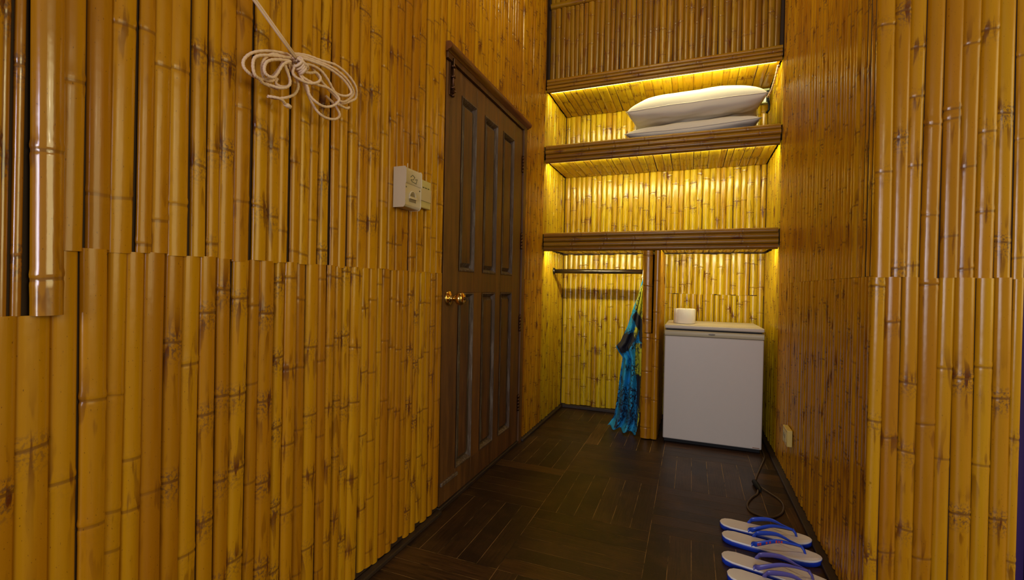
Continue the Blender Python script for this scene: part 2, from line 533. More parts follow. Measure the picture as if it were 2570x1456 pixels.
# inside the niches, between the shelf boards
for z0, z1 in ((.02, 1.262), (1.375, 1.905), (2.0, 2.405)):
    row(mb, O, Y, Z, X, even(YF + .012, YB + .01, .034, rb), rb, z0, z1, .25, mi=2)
for lo_, hi_ in (((-.14, -.95, 0), (-.012, D0, TOP)), ((-.14, D1, 0), (-.012, YB + .13, TOP)), ((-.14, D0, DZ), (-.012, D1, TOP))):
    mb.box(lo_, hi_, 1)
struct(mb.build('wall_left', [BAMBOO, GAP, BAMBOO_LIT, BAMBOO_GLOSS]))

# right wall of the corridor -----------------------------------------
mb = MB()
O = Vector((W + .009, 0, 0))
for z0, z1 in ((.02, SEAM - .001), (SEAM, TOP)):
    row(mb, O, Y, Z, -X, even(YN + .004, YF + .01, .034, rb), rb, z0, z1, .25, ragged=.0)
for z0, z1 in ((.02, 1.262), (1.375, 1.905), (2.0, 2.405)):
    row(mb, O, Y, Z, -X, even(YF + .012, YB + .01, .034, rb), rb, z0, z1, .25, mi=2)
mb.box((W + .012, YN + .06, 0), (W + .14, YB + .13, TOP), 1)
struct(mb.build('wall_right', [BAMBOO, GAP, BAMBOO_LIT]))

# the return of that wall, facing the camera -------------------------
mb = MB()
O = Vector((0, YN + .009, 0))
ru = [1.480, 1.521, 1.556, 1.592, 1.633, 1.671, 1.710, 1.7475, 1.780, XN]
rl = [1.480, 1.512, 1.550, 1.589, 1.632, 1.669, 1.712, 1.751, 1.787, XN + .005]
ju = {0: [1.753, 1.336], 1: [1.785, 1.429, 1.06], 2: [1.678, 1.541, 1.349, 1.07], 3: [1.459, 1.209], 4: [1.496, 1.47, 1.15], 5: [1.668, 1.337, 1.06], 6: [1.70, 1.428, 1.215], 7: [1.473, 1.132], 8: [1.62, 1.40, 1.09]}
jl = {0: [.624, .228, 1.01], 1: [.909, .582, .256], 2: [.741, .548, .329], 3: [1.017, .63, .257], 4: [.788, .54], 5: [.763, .398], 6: [.798, .536], 7: [.719, .398], 8: [.614, .29]}
for k, c in enumerate(cells_from(ru)):
    row(mb, O, X, Z, -Y, [c], rb, SEAM - .004 + SO[k] , TOP, .25, joints={0: ju[k] + [2.0]}, ragged=0, tilt=.003)
for k, c in enumerate(cells_from(rl)):
    row(mb, O, X, Z, -Y, [c], rb, .02, SEAM - .0035 + max(SO[max(k - 1, 0)], SO[k]), .25, joints={0: jl[k]}, ragged=0, tilt=.003)
mb.box((W + .005, YN + .012, 0), (XN - .004, YN + .13, TOP), 1)
struct(mb.build('wall_right_return', [BAMBOO, GAP]))
mb = MB()
mb.box((XN + .008, YN + .03, 0), (XN + .14, YN + .12, TOP), 0)
mb.box((XN + .03, YN + .015, 0), (XN + .06, YN + .03, TOP), 0)
struct(mb.build('trim_1', PURPLE, bevel=.004))

# back wall of the niches and the wall above them ---------------------
mb = MB()
O = Vector((0, YB + .010, 0))
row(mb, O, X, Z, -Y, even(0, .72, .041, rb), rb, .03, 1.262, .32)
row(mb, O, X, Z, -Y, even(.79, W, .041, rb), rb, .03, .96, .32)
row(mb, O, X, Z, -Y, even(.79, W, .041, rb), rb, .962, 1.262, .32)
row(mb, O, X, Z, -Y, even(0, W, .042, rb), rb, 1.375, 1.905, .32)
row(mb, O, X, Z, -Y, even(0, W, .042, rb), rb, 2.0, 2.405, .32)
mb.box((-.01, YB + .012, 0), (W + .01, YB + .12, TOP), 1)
struct(mb.build('wall_back', [BAMBOO_LIT, GAP]))
mb = MB()
row(mb, Vector((0, 3.222, 0)), X, Z, -Y, even(.004, W - .004, .037, rb), rb, 2.462, 3.02, .30, ragged=.006, tilt=.012)
row(mb, Vector((0, 3.222, 0)), X, Z, -Y, even(.004, W - .004, .037, rb), rb, 3.03, TOP, .30)
row(mb, Vector((0, 3.216, 3.025)), Z, X, -Y, [(-.02, .02)], rb, .004, W - .004, .5)
mb.box((-.01, 3.224, 2.44), (W + .01, 3.27, TOP), 1)
struct(mb.build('wall_back_upper', [BAMBOO_SHELF, GAP]))

# ceiling -------------------------------------------------------------
mb = MB()
for k in range(12):
    mb.box((-.14, -.95 + k * .40, TOP + rb.uniform(0, .004)), (W + .6, -.95 + k * .40 + .395, TOP + .03), 0)
mb.box((-.14, -.95, TOP + .03), (W + .6, YB + .13, TOP + .06), 0)
struct(mb.build('ceiling', CEILW))

# floor: basket-weave parquet -----------------------------------------
mb = MB()
S = .475
fx0, fy0 = -.09, 1.955
rf = random.Random(3)
def plank(x0, x1, y0, y1, along_x):
    x0, x1 = max(x0, -.0), min(x1, 2.4)
    y0, y1 = y0, min(y1, YB + .01)
    g = .0012
    if x1 - x0 < .004 or y1 - y0 < .004: return
    hue, o1, o2 = rf.random(), rf.uniform(0, 60), rf.uniform(0, 60)
    ids = []
    for (px, py) in ((x0 + g, y0 + g), (x1 - g, y0 + g), (x1 - g, y1 - g), (x0 + g, y1 - g)):
        a, c = (py, px) if along_x else (px, py)
        ids.append(mb.vert((px, py, 0), (hue, 0, 0, 1), (o1 + a, o2 + c, 0)))
    lows = [mb.vert((mb.v[i][0], mb.v[i][1], -.004), (hue, 0, 0, 1), mb.pc[i]) for i in ids]
    mb.face(ids)
    for q in range(4):
        mb.face((ids[q], lows[q], lows[(q + 1) % 4], ids[(q + 1) % 4]))
for ix in range(0, 6):
    for iy in range(-7, 5):
        bx, by = fx0 + ix * S, fy0 + iy * S
        n = 6
        al = (ix + iy) % 2 == 0
        for k in range(n):
            if al: plank(bx, bx + S, by + k * S / n, by + (k + 1) * S / n, True)
            else: plank(bx + k * S / n, bx + (k + 1) * S / n, by, by + S, False)
mb.box((-.02, -1.4, -.05), (2.45, YB + .02, -.0006), 1)
struct(mb.build('floor', [PARQUET, FILLER]))

# skirtings ------------------------------------------------------------
def strip(name, lo_, hi_):
    m = MB(); m.box(lo_, hi_)
    return struct(m.build(name, DARKW, bevel=.004))
strip('baseboard_left', (-.011, -.9, .0), (.017, D0 - .003, .017))
strip('baseboard_left_far', (-.011, D1 + .003, .0), (.017, YB - .02, .017))
strip('baseboard_right', (W - .026, YN + .01, .0), (W + .011, YB - .02, .017))
strip('baseboard_back', (.018, YB - .022, .0), (.70, YB + .011, .026))

# ------------------------------------------------------------------ door in the left wall
door = bpy.data.objects.new('door_1', None)
door.location = (-.03, 2.226, 0); COL.objects.link(door); struct(door)
bpy.context.view_layer.update()
LY0, LY1, LZ0, LZ1 = 1.748, 2.706, .022, 1.966
XF = -.006      # face of stiles and rails
PY = [(1.890, 2.052), (2.146, 2.318), (2.392, 2.566)]
PZ = [(.141, .955), (1.057, 1.866)]
mb = MB()
mb.box((-.05, LY0, LZ0), (-.030, LY1, LZ1))
ys = [LY0, PY[0][0], PY[0][1], PY[1][0], PY[1][1], PY[2][0], PY[2][1], LY1]
for a, b in ((0, 1), (2, 3), (4, 5), (6, 7)):
    if a == 2:
        mb.box((-.031, ys[a], LZ0), (XF, ys[b], PZ[0][0])); mb.box((-.031, ys[a], PZ[0][0]), (XF, ys[b], PZ[0][1]), 1); mb.box((-.031, ys[a], PZ[0][1]), (XF, ys[b], LZ1))
    else:
        mb.box((-.031, ys[a], LZ0), (XF, ys[b], LZ1))
for za, zb in ((LZ0, PZ[0][0]), (PZ[0][1], PZ[1][0]), (PZ[1][1], LZ1)):
    for a in (1, 3, 5):
        mb.box((-.031, ys[a], za), (XF - .0004, ys[a + 1], zb))
mb.build('leaf', [DOORW, DOORO], door, bevel=.002)
for (ya, yb) in PY:
    for (za, zb) in PZ:
        m = MB()
        # raised-and-fielded panel: worn moulding border (slot 1), sunk bevel, flat field (slot 0)
        lev = [(0, XF + .002, 1), (.006, XF + .003, 1), (.016, XF - .010, 1), (.022, XF - .020, 1), (.040, XF - .006, 0)]
        rings = []
        for ins, x, mi in lev:
            rings.append([m.vert((x, ya + ins, za + ins)), m.vert((x, yb - ins, za + ins)), m.vert((x, yb - ins, zb - ins)), m.vert((x, ya + ins, zb - ins))])
        for k in range(len(rings) - 1):
            for j in range(4):
                m.face((rings[k][j], rings[k][(j + 1) % 4], rings[k + 1][(j + 1) % 4], rings[k + 1][j]), lev[k][2] if k < 3 else 1)
        m.face(rings[-1], 0)
        m.build('panel', [DOORP, MOULD], door)
# worn rain bar at the foot of the leaf
m = MB(); m.box((XF - .001, LY0 + .003, .108), (XF + .010, 1.905, .124)); m.build('foot_bar', MOULD, door, bevel=.003)
# brass knob
kb = MB()
kb.lathe([(.034, 0), (.034, .003), (.030, .007), (.020, .010), (.012, .014), (.011, .032), (.016, .037), (.026, .046), (.030, .058), (.0285, .068), (.022, .076), (.012, .079), (.0, .080)], (XF, 1.800, .932), X, 32)
ko = kb.build('door_knob', BRASS, door)
m = MB(); m.lathe([(.0075, 0), (.0075, .0035), (.005, .0045), (0, .0045)], (XF + .0792, 1.800, .932), X, 16); m.build('lock_button', IRON, ko)
# tower bolt at the top
m = MB()
m.box((XF, 1.768, 1.822), (XF + .004, 1.806, 1.966))
bo = m.build('door_bolt', IRON, door, bevel=.002)
m = MB(); m.tube([(XF + .011, 1.787, 1.832), (XF + .011, 1.787, 1.985)], .0055, 12); m.tube([(XF + .011, 1.787, 1.838), (XF + .011, 1.806, 1.846), (XF + .013, 1.810, 1.852)], .004, 8)
m.lathe([(.0, 0), (.007, .002), (.008, .007), (.005, .012), (0, .013)], (XF + .011, 1.787, 1.816), Z, 12); m.build('bolt_rod', IRON, bo)
m = MB()
for z in (1.856, 1.905, 1.950): m.tube([(XF + .002, 1.777, z), (XF + .016, 1.779, z), (XF + .018, 1.787, z), (XF + .016, 1.795, z), (XF + .002, 1.797, z)], .0055, 8, flat=.45, flat_dir=(0, 0, 1))
m.build('bolt_strap', IRON, bo)
# hinges
for z in (1.755, 1.275, .760, .260):
    m = MB()
    for q in range(5):
        m.tube([(XF + .004, 2.7085, z - .05 + q * .02), (XF + .004, 2.7085, z - .05 + q * .02 + .0185)], .0065, 12)
    m.lathe([(.0, 0), (.004, .002), (.0045, .005), (0, .009)], (XF + .004, 2.7085, z + .05), Z, 10)
    m.box((XF - .002, 2.690, z - .05), (XF + .001, 2.709, z + .05))
    m.build('hinge', IRON, door)
# frame, head moulding and threshold (setting)
m = MB()
m.box((-.06, 2.712, 0), (.004, D1 - .002, 2.0)); m.box((-.06, D0 + .001, 0), (-.02, LY0 - .002, 2.0)); m.box((-.06, D0, 1.972), (.003, D1 - .002, 2.004))
struct(m.build('trim_2', DOORW, bevel=.003))
m = MB()
prof = [(-.01, 1.996), (.006, 1.996), (.010, 2.001), (.020, 2.003), (.026, 2.010), (.028, 2.019), (.025, 2.028), (.018, 2.034), (.008, 2.036), (-.01, 2.036)]
P = [[m.vert((x, y, z)) for (x, z) in prof] for y in (D0 - .012, D1 + .018)]
m.grid(P, 0, True, True); m.face(P[0]); m.face(P[1][::-1])
struct(m.build('trim_3', TRIMW))
m = MB(); m.box((-.10, D0 + .001, .0), (.003, D1 - .002, .019)); struct(m.build('trim_4', DARKW, bevel=.003))
m = MB(); m.box((-.13, D0, 0), (-.115, D1, DZ)); struct(m.build('trim_5', GAP))

# ------------------------------------------------------------------ built-in shelves
def fascia(parent, z0, z1, n, rnd, name='fascia', x0=.004, x1=W - .004):
    m = MB()
    h = (z1 - z0) / n
    for k in range(n):
        row(m, Vector((0, YF + .013, z0 + h * k)), Z, X, -Y, [(0, h)], rnd, x0, x1, .42, ragged=.002, tilt=.0, bow=.001)
    m.box((x0, YF + .014, z0 + .004), (x1, YF + .03, z1 - .002), 1)
    return m.build(name, [BAMBOO_SHELF, GAP], parent)

def soffit(parent, z, rnd, x0=.006, x1=W - .006, w=.052):
    m = MB()
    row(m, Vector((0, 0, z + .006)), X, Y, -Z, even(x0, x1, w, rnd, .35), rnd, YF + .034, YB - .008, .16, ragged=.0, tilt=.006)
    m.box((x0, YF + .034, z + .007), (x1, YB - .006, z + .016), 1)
    return m.build('soffit', [BAMBOO_LIT, GAP], parent)

def led(parent, z, x0=.03, x1=W - .03, power=10, y=YF + .038):
    """LED rope fixed behind the fascia: tube plus the light it gives."""
    m = MB(); m.tube([(x0, y, z), ((x0 + x1) / 2, y, z), (x1, y, z)], .004, 8)
    o = m.build('light_rope', LAMPGLOW, parent)
    d = light('niche_light', 'AREA', ((x0 + x1) / 2, y + .007, z + .001), power, (1.0, .94, .52), shape='RECTANGLE', size=x1 - x0, size_y=.012, target=((x0 + x1) / 2, y + .007 + .86, z - .50))
    return o

t = thing('shelf_pelmet', 'topmost bamboo pole pelmet that hides a light above the pillows', 'pelmet', (W / 2, YF + .02, 2.38))
fascia(t, 2.381, 2.475, 4, rb); soffit(t, 2.397, rb); led(t, 2.389, power=6.3)
t = thing('bamboo_shelf', 'bamboo fronted shelf that carries the two white pillows', 'shelf', (W / 2, YF + .02, 1.876))
fascia(t, 1.876, 2.003, 4, rb); soffit(t, 1.896, rb); led(t, 1.886, power=8)
m = MB(); m.box((.006, YF + .031, 1.965), (W - .006, YB - .006, 1.985)); m.build('shelf_board', CEILW, t)
t = thing('bamboo_shelf', 'empty bamboo fronted shelf over the clothes rail and the fridge', 'shelf', (W / 2, YF + .02, 1.248))
fascia(t, 1.248, 1.379, 4, rb); led(t, 1.256, .02, .69, 3.8); led(t, 1.256, .82, W - .02, 2.9)
soffit(t, 1.268, rb)
m = MB(); m.box((.006, YF + .031, 1.345), (W - .006, YB - .006, 1.362)); m.build('shelf_board', CEILW, t)

# upright between the two lower niches
t = thing('bamboo_divider', 'upright bamboo divider between the hanging clothes and the fridge', 'divider', (.75, YF, 0))
m = MB()
row(m, Vector((0, YF + .016, 0)), X, Z, -Y, [(.700, .765)], rb, .006, .70, .42, ragged=0, tilt=.008)
row(m, Vector((0, YF + .016, 0)), X, Z, -Y, [(.697, .757)], rb, .704, 1.246, .42, ragged=0, tilt=.004)
m.build('front_pole', BAMBOO, t)
m = MB(); row(m, Vector((0, YF + .016, 0)), X, Z, -Y, [(.765, .806)], rb, .006, 1.246, .42, ragged=0, tilt=.004); m.build('front_pole', BAMBOO, t)
m = MB()
row(m, Vector((.795, 0, 0)), Y, Z, X, even(YF + .036, YB - .01, .042, rb), rb, .006, 1.256, .30)
m.box((.78, YF + .034, .006), (.796, YB - .008, 1.256), 1); m.build('side_panel', [BAMBOO, GAP], t)
m = MB()
row(m, Vector((.712, 0, 0)), Y, Z, -X, even(YF + .036, YB - .01, .042, rb), rb, .006, 1.256, .30)
m.box((.711, YF + .034, .006), (.727, YB - .008, 1.256), 1); m.build('side_panel', [BAMBOO, GAP], t)

# ------------------------------------------------------------------ clothes rail
t = thing('clothes_rail', 'dark metal clothes rail across the small niche', 'rail', (.35, 3.43, 1.116))
m = MB(); m.tube([(.004, 3.43, 1.116), (.35, 3.43, 1.116), (.699, 3.43, 1.116)], .0165, 20); m.build('tube', RODM, t)
for x, d in ((.002, 1), (.701, -1)):
    m = MB(); m.lathe([(.026, 0), (.026, .006), (.020, .012), (.0168, .014)], (x, 3.43, 1.116), (d, 0, 0), 20); m.build('end_flange', RODM, t)

def smooth(pts, n=8):
    pts = [Vector(p) for p in pts]
    out = []
    for i in range(len(pts) - 1):
        p0, p1, p2, p3 = pts[max(i - 1, 0)], pts[i], pts[i + 1], pts[min(i + 2, len(pts) - 1)]
        for k in range(n):
            s = k / n
            out.append(.5 * ((2 * p1) + (p2 - p0) * s + (2 * p0 - 5 * p1 + 4 * p2 - p3) * s * s + (3 * p1 - p0 - 3 * p2 + p3) * s ** 3))
    out.append(pts[-1])
    return out
# ------------------------------------------------------------------ sarong
def lerp(tab, t):
    for (a, x), (b, y) in zip(tab, tab[1:]):
        if t <= b: return x + (y - x) * (t - a) / (b - a)
    return tab[-1][1]
def inside(poly, x, z):
    r = False
    for (x0, z0), (x1, z1) in zip(poly, poly[1:] + poly[:1]):
        if (z0 > z) != (z1 > z) and x < (x1 - x0) * (z - z0) / (z1 - z0) + x0: r = not r
    return r
TURQ, YEL, NAVY, BLK = (.012, .33, .70), (.48, .48, .02), (.012, .05, .17), (.010, .010, .020)
BLACKS = [[(.605, .79), (.634, .835), (.72, .745), (.72, .60), (.66, .70)],
          [(.500, .585), (.545, .668), (.628, .682), (.640, .640), (.598, .555), (.545, .530)],
          [(.650, .400), (.72, .405), (.72, .15), (.668, .2)], [(.655, .69), (.72, .70), (.72, .60), (.672, .63)]]
YELLOWS = [[(.640, .985), (.72, 1.07), (.72, .74), (.628, .845)], [(.634, .72), (.662, .72), (.640, .635), (.625, .66)], [(.636, .61), (.72, .62), (.72, .395), (.646, .40)], [(.672, .21), (.72, .2), (.72, .03), (.68, .03)]]
def dye(x, z):
    for p in BLACKS:
        if inside(p, x, z): return BLK, 0
    for p in YELLOWS:
        if inside(p, x, z): return YEL, .35
    n = noise.noise(Vector((x * 24, z * 7, 3)))
    k = max(0, min(1, (.30 - z) / .10)) * max(0, min(1, .55 + n))
    if z < .055 + .012 * n: k *= .1
    c = tuple(a * (1 - k * .72) + b * k * .72 for a, b in zip(TURQ, NAVY))
    s = 1 + .25 * noise.noise(Vector((x * 40, z * 30, 9)))
    g = max(0, noise.noise(Vector((x * 9, z * 8, 1)))) * .5
    return (c[0] * s + g * .02, c[1] * s + .02 * g, c[2] * s * (1 - g * .5)), (.45 if .08 < z < .30 else .12)
t = thing('sarong', 'turquoise and yellow printed sarong hanging from the rail by the bamboo divider', 'sarong', (.66, 3.33, 0))
left = [(0, .676), (.10, .650), (.25, .602), (.34, .572), (.44, .528), (.475, .498), (.52, .520), (.55, .545), (.65, .532), (.82, .514), (.93, .500), (.97, .478), (1.0, .458)]
m = MB()
NS, NTT = 84, 150
P = []
for j in range(NTT + 1):
    tt = j / NTT
    xl = lerp(left, tt)
    xr = .688 - .018 * max(0, (tt - .9) / .1)
    row_ = []
    for i in range(NS + 1):
        s = i / NS
        amp = .006 + .034 * min(1, tt * 1.6)
        fold = math.sin(s * PI * 5.2 + 1.2 * tt + .6 * math.sin(tt * 5)) * amp * (.5 + .5 * math.sin(s * PI) ** .5 if 0 < s < 1 else .5)
        fold += .006 * noise.noise(Vector((s * 6, tt * 9, 2))) + .003 * noise.noise(Vector((s * 16, tt * 22, 5)))
        x = xl + (xr - xl) * s + .006 * noise.noise(Vector((s * 4, tt * 7, 7))) * min(1, tt * 3)
        y = 3.40 + (3.262 - 3.40) * s * min(1, .25 + tt) - .06 * tt + fold
        bunch = math.exp(-((tt - .475) / .035) ** 2)
        y -= .030 * bunch * (1 - s)
        z = 1.085 - tt * 1.072 + .004 * math.sin(s * 19) * tt
        if tt > .965:
            q = (tt - .965) / .035
            y -= .040 * q * (1 - .5 * s); z = max(z, .004 + .008 * (1 - q) + .004 * abs(fold) * 20)
        c, pr = dye(x, z)
        row_.append(m.vert((x, y, z), c + (1,), (s * .42 + 3, tt * 1.07 + 1, pr)))
    P.append(row_)
m.grid(P)
so = m.build('cloth', CLOTH, t)
md = so.modifiers.new('thickness', 'SOLIDIFY'); md.thickness = .0022
m = MB()
pts = smooth([(.672, 3.398, 1.02), (.672, 3.396, 1.07), (.675, 3.404, 1.120), (.678, 3.430, 1.142), (.681, 3.456, 1.118), (.679, 3.440, 1.088), (.676, 3.410, 1.066), (.668, 3.395, 1.0)], 5)
m.tube(pts, .0045, 8); m.tube([(.674, 3.398, 1.05), (.688, 3.38, 1.03), (.690, 3.37, .985)], .0035, 8)
m.lathe([(0, 0), (.010, .003), (.012, .012), (.009, .022), (0, .025)], (.674, 3.400, 1.066), Z, 12)
m.build('hanging_tie', CORDM, t)['label'] = 'pale twisted tie knotted over the rail'

# ------------------------------------------------------------------ fridge
t = thing('mini_fridge', 'small white fridge with black plinth under the empty shelf', 'fridge', (1.128, 3.40, 0))
FX0, FX1, FY = .842, 1.414, 3.150
m = MB(); m.box((FX0 + .004, FY + .055, .028), (FX1 - .004, 3.660, .742)); m.build('body', ENAMEL, t, bevel=.006)
m = MB(); m.box((FX0 + .006, FY + .022, .0), (FX1 - .006, 3.60, .030)); m.build('plinth', BLACK, t, bevel=.003)
m = MB(); m.box((FX0 + .006, FY + .046, .03), (FX1 - .006, FY + .056, .735)); m.build('door_seal', BLACK, t)
m = MB()
zs = [.026, .692]
m.box((FX0, FY, .026), (FX1, FY + .046, .6935))
do = m.build('door', ENAMEL, t, bevel=.007, seg=3)
m = MB()
pr = [(FY - .001, .695), (FY - .004, .703), (FY - .004, .722), (FY + .002, .730), (FY + .045, .730), (FY + .045, .695)]
P = [[m.vert((x, y, z)) for (y, z) in pr] for x in (FX0, FX1)]
m.grid(P, 0, True, False); m.face(P[0]); m.face(P[1][::-1])
hs = m.build('handle_strip', ENAMEL_STRIP, do, bevel=.002)
hs['label'] = 'cream strip along the top of the door'
m = MB(); m.lathe([(.016, 0), (.016, .0012), (.014, .002), (0, .002)], (1.122, FY - .004, .713), -Y, 24)
for v in range(len(m.v)):
    x, y, z = m.v[v]; m.v[v] = (1.122 + (x - 1.122) * 1.25, y, .713 + (z - .713) * .28)
bd = m.build('maker_badge', BADGE, do)
# marks pressed into the badge
m = MB()
for k in range(6):
    x = 1.108 + k * .0048
    m.box((x, FY - .0068, .7112), (x + .0030, FY - .0060, .7150))
m.build('badge_lettering', MARK, bd)
m = MB(); m.box((FX0 - .002, FY - .002, .740), (FX1 + .002, 3.662, .764)); m.build('top', ENAMEL_TOP, t, bevel=.007, seg=3)
m = MB(); m.box((FX1 - .05, FY - .0008, .034), (FX1 - .012, FY + .001, .038)); m.build('rust_stain', plain('rust', (.24, .10, .05), .7), do)

# ------------------------------------------------------------------ toilet roll on the fridge
t = thing('toilet_roll', 'white toilet paper roll standing on the fridge top', 'toilet roll', (.962, 3.33, .764))
m = MB()
prof = [(.021, .002), (.050, 0.0), (.0615, .002), (.064, .006), (.0645, .05), (.064, .094), (.061, .099), (.050, .1005), (.023, .099), (.021, .097), (.021, .05), (.021, .002)]
c = Vector((.962, 3.33, .7645))
seg = 40
rings = [[m.vert(c + Vector((math.cos(2 * PI * j / seg) * r * (1 + .012 * math.sin(3 * j)), math.sin(2 * PI * j / seg) * r, h))) for j in range(seg)] for r, h in prof]
m.grid(rings, 0, True)
m.build('paper', PAPER, t)
m = MB(); m.lathe([(.0205, 0), (.0205, .099), (.019, .099), (.019, .001)], c, Z, 24); m.build('core', CARD, t)
m = MB()
P = []
for i in range(9):
    a = math.radians(215 - i * 4.5)
    rr = .0650 + .0005 * i if i < 6 else .068 + .003 * (i - 6)
    P.append([m.vert(c + Vector((math.cos(a) * rr, math.sin(a) * rr, h))) for h in (.002, .03, .06, .099)])
m.grid(P)
fo = m.build('loose_sheet', PAPER, t)
md = fo.modifiers.new('thickness', 'SOLIDIFY'); md.thickness = .0008

# ------------------------------------------------------------------ pillows
def pillow(name, label, cx, cy, zb, hx, hy, th, tiltf, seed, sag=0.0):
    t = thing(name, label, 'pillow', (cx, cy, zb), 'white pillows on the bamboo shelf')
    m = MB()
    N = 44
    def surf(side):
        G = []
        for j in range(N + 1):
            v = -1 + 2 * j / N
            r_ = []
            for i in range(N + 1):
                u = -1 + 2 * i / N
                e = (max(0, 1 - abs(u) ** 3.4) * max(0, 1 - abs(v) ** 3.6)) ** .42
                pin = .035 * (1 - abs(v)) ** .8 * abs(u) ** 3
                pin2 = .03 * (1 - abs(u)) ** .8 * abs(v) ** 3
                x = cx + u * (hx - pin); y = cy + v * (hy - pin2)
                k = 1.0 if side > 0 else .62
                w = .016 * noise.noise(Vector((u * 2.2 + seed, v * 2.2, side))) + .006 * noise.noise(Vector((u * 6, v * 6 + seed, side * 3)))
                edge = 1 - max(abs(u), abs(v)) ** 6
                cr = .005 * abs(noise.noise(Vector((u * 12 + seed, v * 4, 1)))) * (1 - e)
                z = side * (th * k * e + w * e * edge + cr * edge)
                r_.append((x, y, z))
            G.append(r_)
        return G
    top, bot = surf(1), surf(-1)
    zmin = min(p[2] for r_ in bot for p in r_)
    ids = {}
    for side, G in ((1, top), (-1, bot)):
        P = []
        for j in range(N + 1):
            row_ = []
            for i in range(N + 1):
                x, y, z = G[j][i]
                bd_ = i in (0, N) or j in (0, N)
                if bd_:
                    z = .003 * noise.noise(Vector((x * 9, y * 9, seed)))
                    key = (i, j)
                    if key in ids: row_.append(ids[key]); continue
                zz = zb + (z - zmin) + tiltf((x - cx) / hx, (y - cy) / hy)
                vi = m.vert((x, y, zz))
                if bd_: ids[(i, j)] = vi
                row_.append(vi)
            P.append(row_)
        if side < 0: P = [r_[::-1] for r_ in P]
        m.grid(P)
    m.build('case', LINEN, t, subsurf=1)
    # seam piping all round
    m2 = MB()
    path = [(i, 0) for i in range(0, N, 2)] + [(N, j) for j in range(0, N, 2)] + [(i, N) for i in range(N, 0, -2)] + [(0, j) for j in range(N, 0, -2)]
    m2.tube([m.v[ids[k]] for k in path], .0018, 6, closed=True)
    m2.build('seam', LINEN, t)
    return t
pillow('pillow', 'lower white pillow lying flat on the bamboo shelf', .965, 3.415, 1.986, .415, .215, .062, lambda u, v: .010 * u + .010 * (1 - v), 3.0)
pillow('pillow', 'upper plump white pillow resting on another pillow', .985, 3.405, 2.110, .428, .225, .112, lambda u, v: .010 * u - .018 * u * u + .012 * (1 - v), 8.0)

# ------------------------------------------------------------------ transformer box with cords in the corner of the top niche
t = thing('transformer_box', 'small silver transformer box with twisted cords beside the pillows', 'transformer', (1.452, 3.60, 2.29))
m = MB(); m.box((1.416, 3.588, 2.292), (1.470, 3.632, 2.392)); m.build('case', GREEN_CARD, t, bevel=.003)
m = MB(); m.box((1.434, 3.584, 2.297), (1.446, 3.589, 2.372)); m.build('label_plate', plain('white_sticker', (.75, .72, .80), .4), t)
m = MB(); m.box((1.450, 3.583, 2.297), (1.466, 3.589, 2.376)); m.build('terminal_block', BLACK, t, bevel=.002)
for ph in (0, PI):
    m = MB(); pts = []
    for k in range(61):
        s = k / 60
        p = Vector((1.462, 3.20, 2.372)).lerp(Vector((1.456, 3.575, 2.325)), s)
        p.z -= .03 * math.sin(PI * s)
        a = s * 40 + ph
        pts.append(p + Vector((math.cos(a) * .004, 0, math.sin(a) * .004)))
    m.tube(pts, .0036, 6); m.build('twisted_cord', CORDM, t)
m = MB(); m.tube([(1.462, 3.585, 2.30), (1.466, 3.572, 2.27), (1.464, 3.565, 2.235), (1.450, 3.575, 2.215)], .007, 8); m.build('outgoing_lead', BLACK, t)

# ------------------------------------------------------------------ switches on the left wall
t = thing('key_switch_box', 'deep cream key-card switch box beside the door', 'switch', (.012, 1.423, 1.335))
m = MB()
y0, y1, z0, z1 = 1.373, 1.474, 1.266, 1.406
prof = [(.003, z0), (.044, z0), (.050, z0 + .008), (.050, z1 - .058), (.053, z1 - .055), (.053, z1 - .006), (.049, z1), (.003, z1)]
P = [[m.vert((x, y, z)) for (x, z) in prof] for y in (y0, y1)]
m.grid(P, 0, True, False); m.face(P[0]); m.face(P[1][::-1])
bx = m.build('case', CREAM, t, bevel=.003)
m = MB()      # half-round bezel over the card slot
pts = [(.0515, 1.420 + .020 * math.cos(a), 1.305 + .020 * math.sin(a)) for a in [PI * k / 14 for k in range(15)]]
m.tube(pts, .0028, 8); m.box((.0495, 1.398, 1.297), (.056, 1.443, 1.305)); m.build('slot_bezel', CREAM, t)
m = MB(); m.box((.0495, 1.400, 1.287), (.0515, 1.441, 1.2965)); m.build('card_slot', GREYP, t)
m = MB()
a0 = [m.vert((.0508, 1.420 + .014 * math.cos(PI * k / 12), 1.306 + .014 * math.sin(PI * k / 12))) for k in range(13)]
m.face(a0); m.build('card_symbol', GREYP, t)
for y in (1.381, 1.466):
    m = MB(); m.lathe([(.0028, 0), (.0028, .001), (.001, .0016), (0, .0016)], (.050, y, 1.336), X, 12); m.build('screw', MARK, t)
m = MB()      # printed emblem
def bar(a, b, w=.0011):
    m.tube([(.0533, a[0], a[1]), (.0533, b[0], b[1])], w, 6)
bar((1.402, 1.374), (1.414, 1.384)); bar((1.414, 1.384), (1.428, 1.378)); bar((1.428, 1.378), (1.420, 1.368)); bar((1.420, 1.368), (1.404, 1.366)); bar((1.404, 1.366), (1.412, 1.360)); bar((1.412, 1.360), (1.438, 1.357)); bar((1.436, 1.357), (1.444, 1.374)); bar((1.444, 1.374), (1.430, 1.370))
m.build('emblem', MARK, t)
m = MB(); m.tube([(.047, 1.391, 1.404), (.047, 1.391, 1.421)], .0016, 8); m.build('pin', CREAM, t)
t = thing('light_switch', 'flat cream light switch between the switch box and the door', 'switch', (.012, 1.55, 1.34))
y0, y1, z0, z1 = 1.492, 1.600, 1.289, 1.398
m = MB(); m.box((.003, y0, z0), (.017, y1, z1)); m.build('plate', CREAM2, t, bevel=.003)
m = MB(); m.box((.0165, y0 + .008, z0 + .026), (.0205, y1 - .004, z0 + .076)); m.build('rocker', CREAM, t, bevel=.0015)
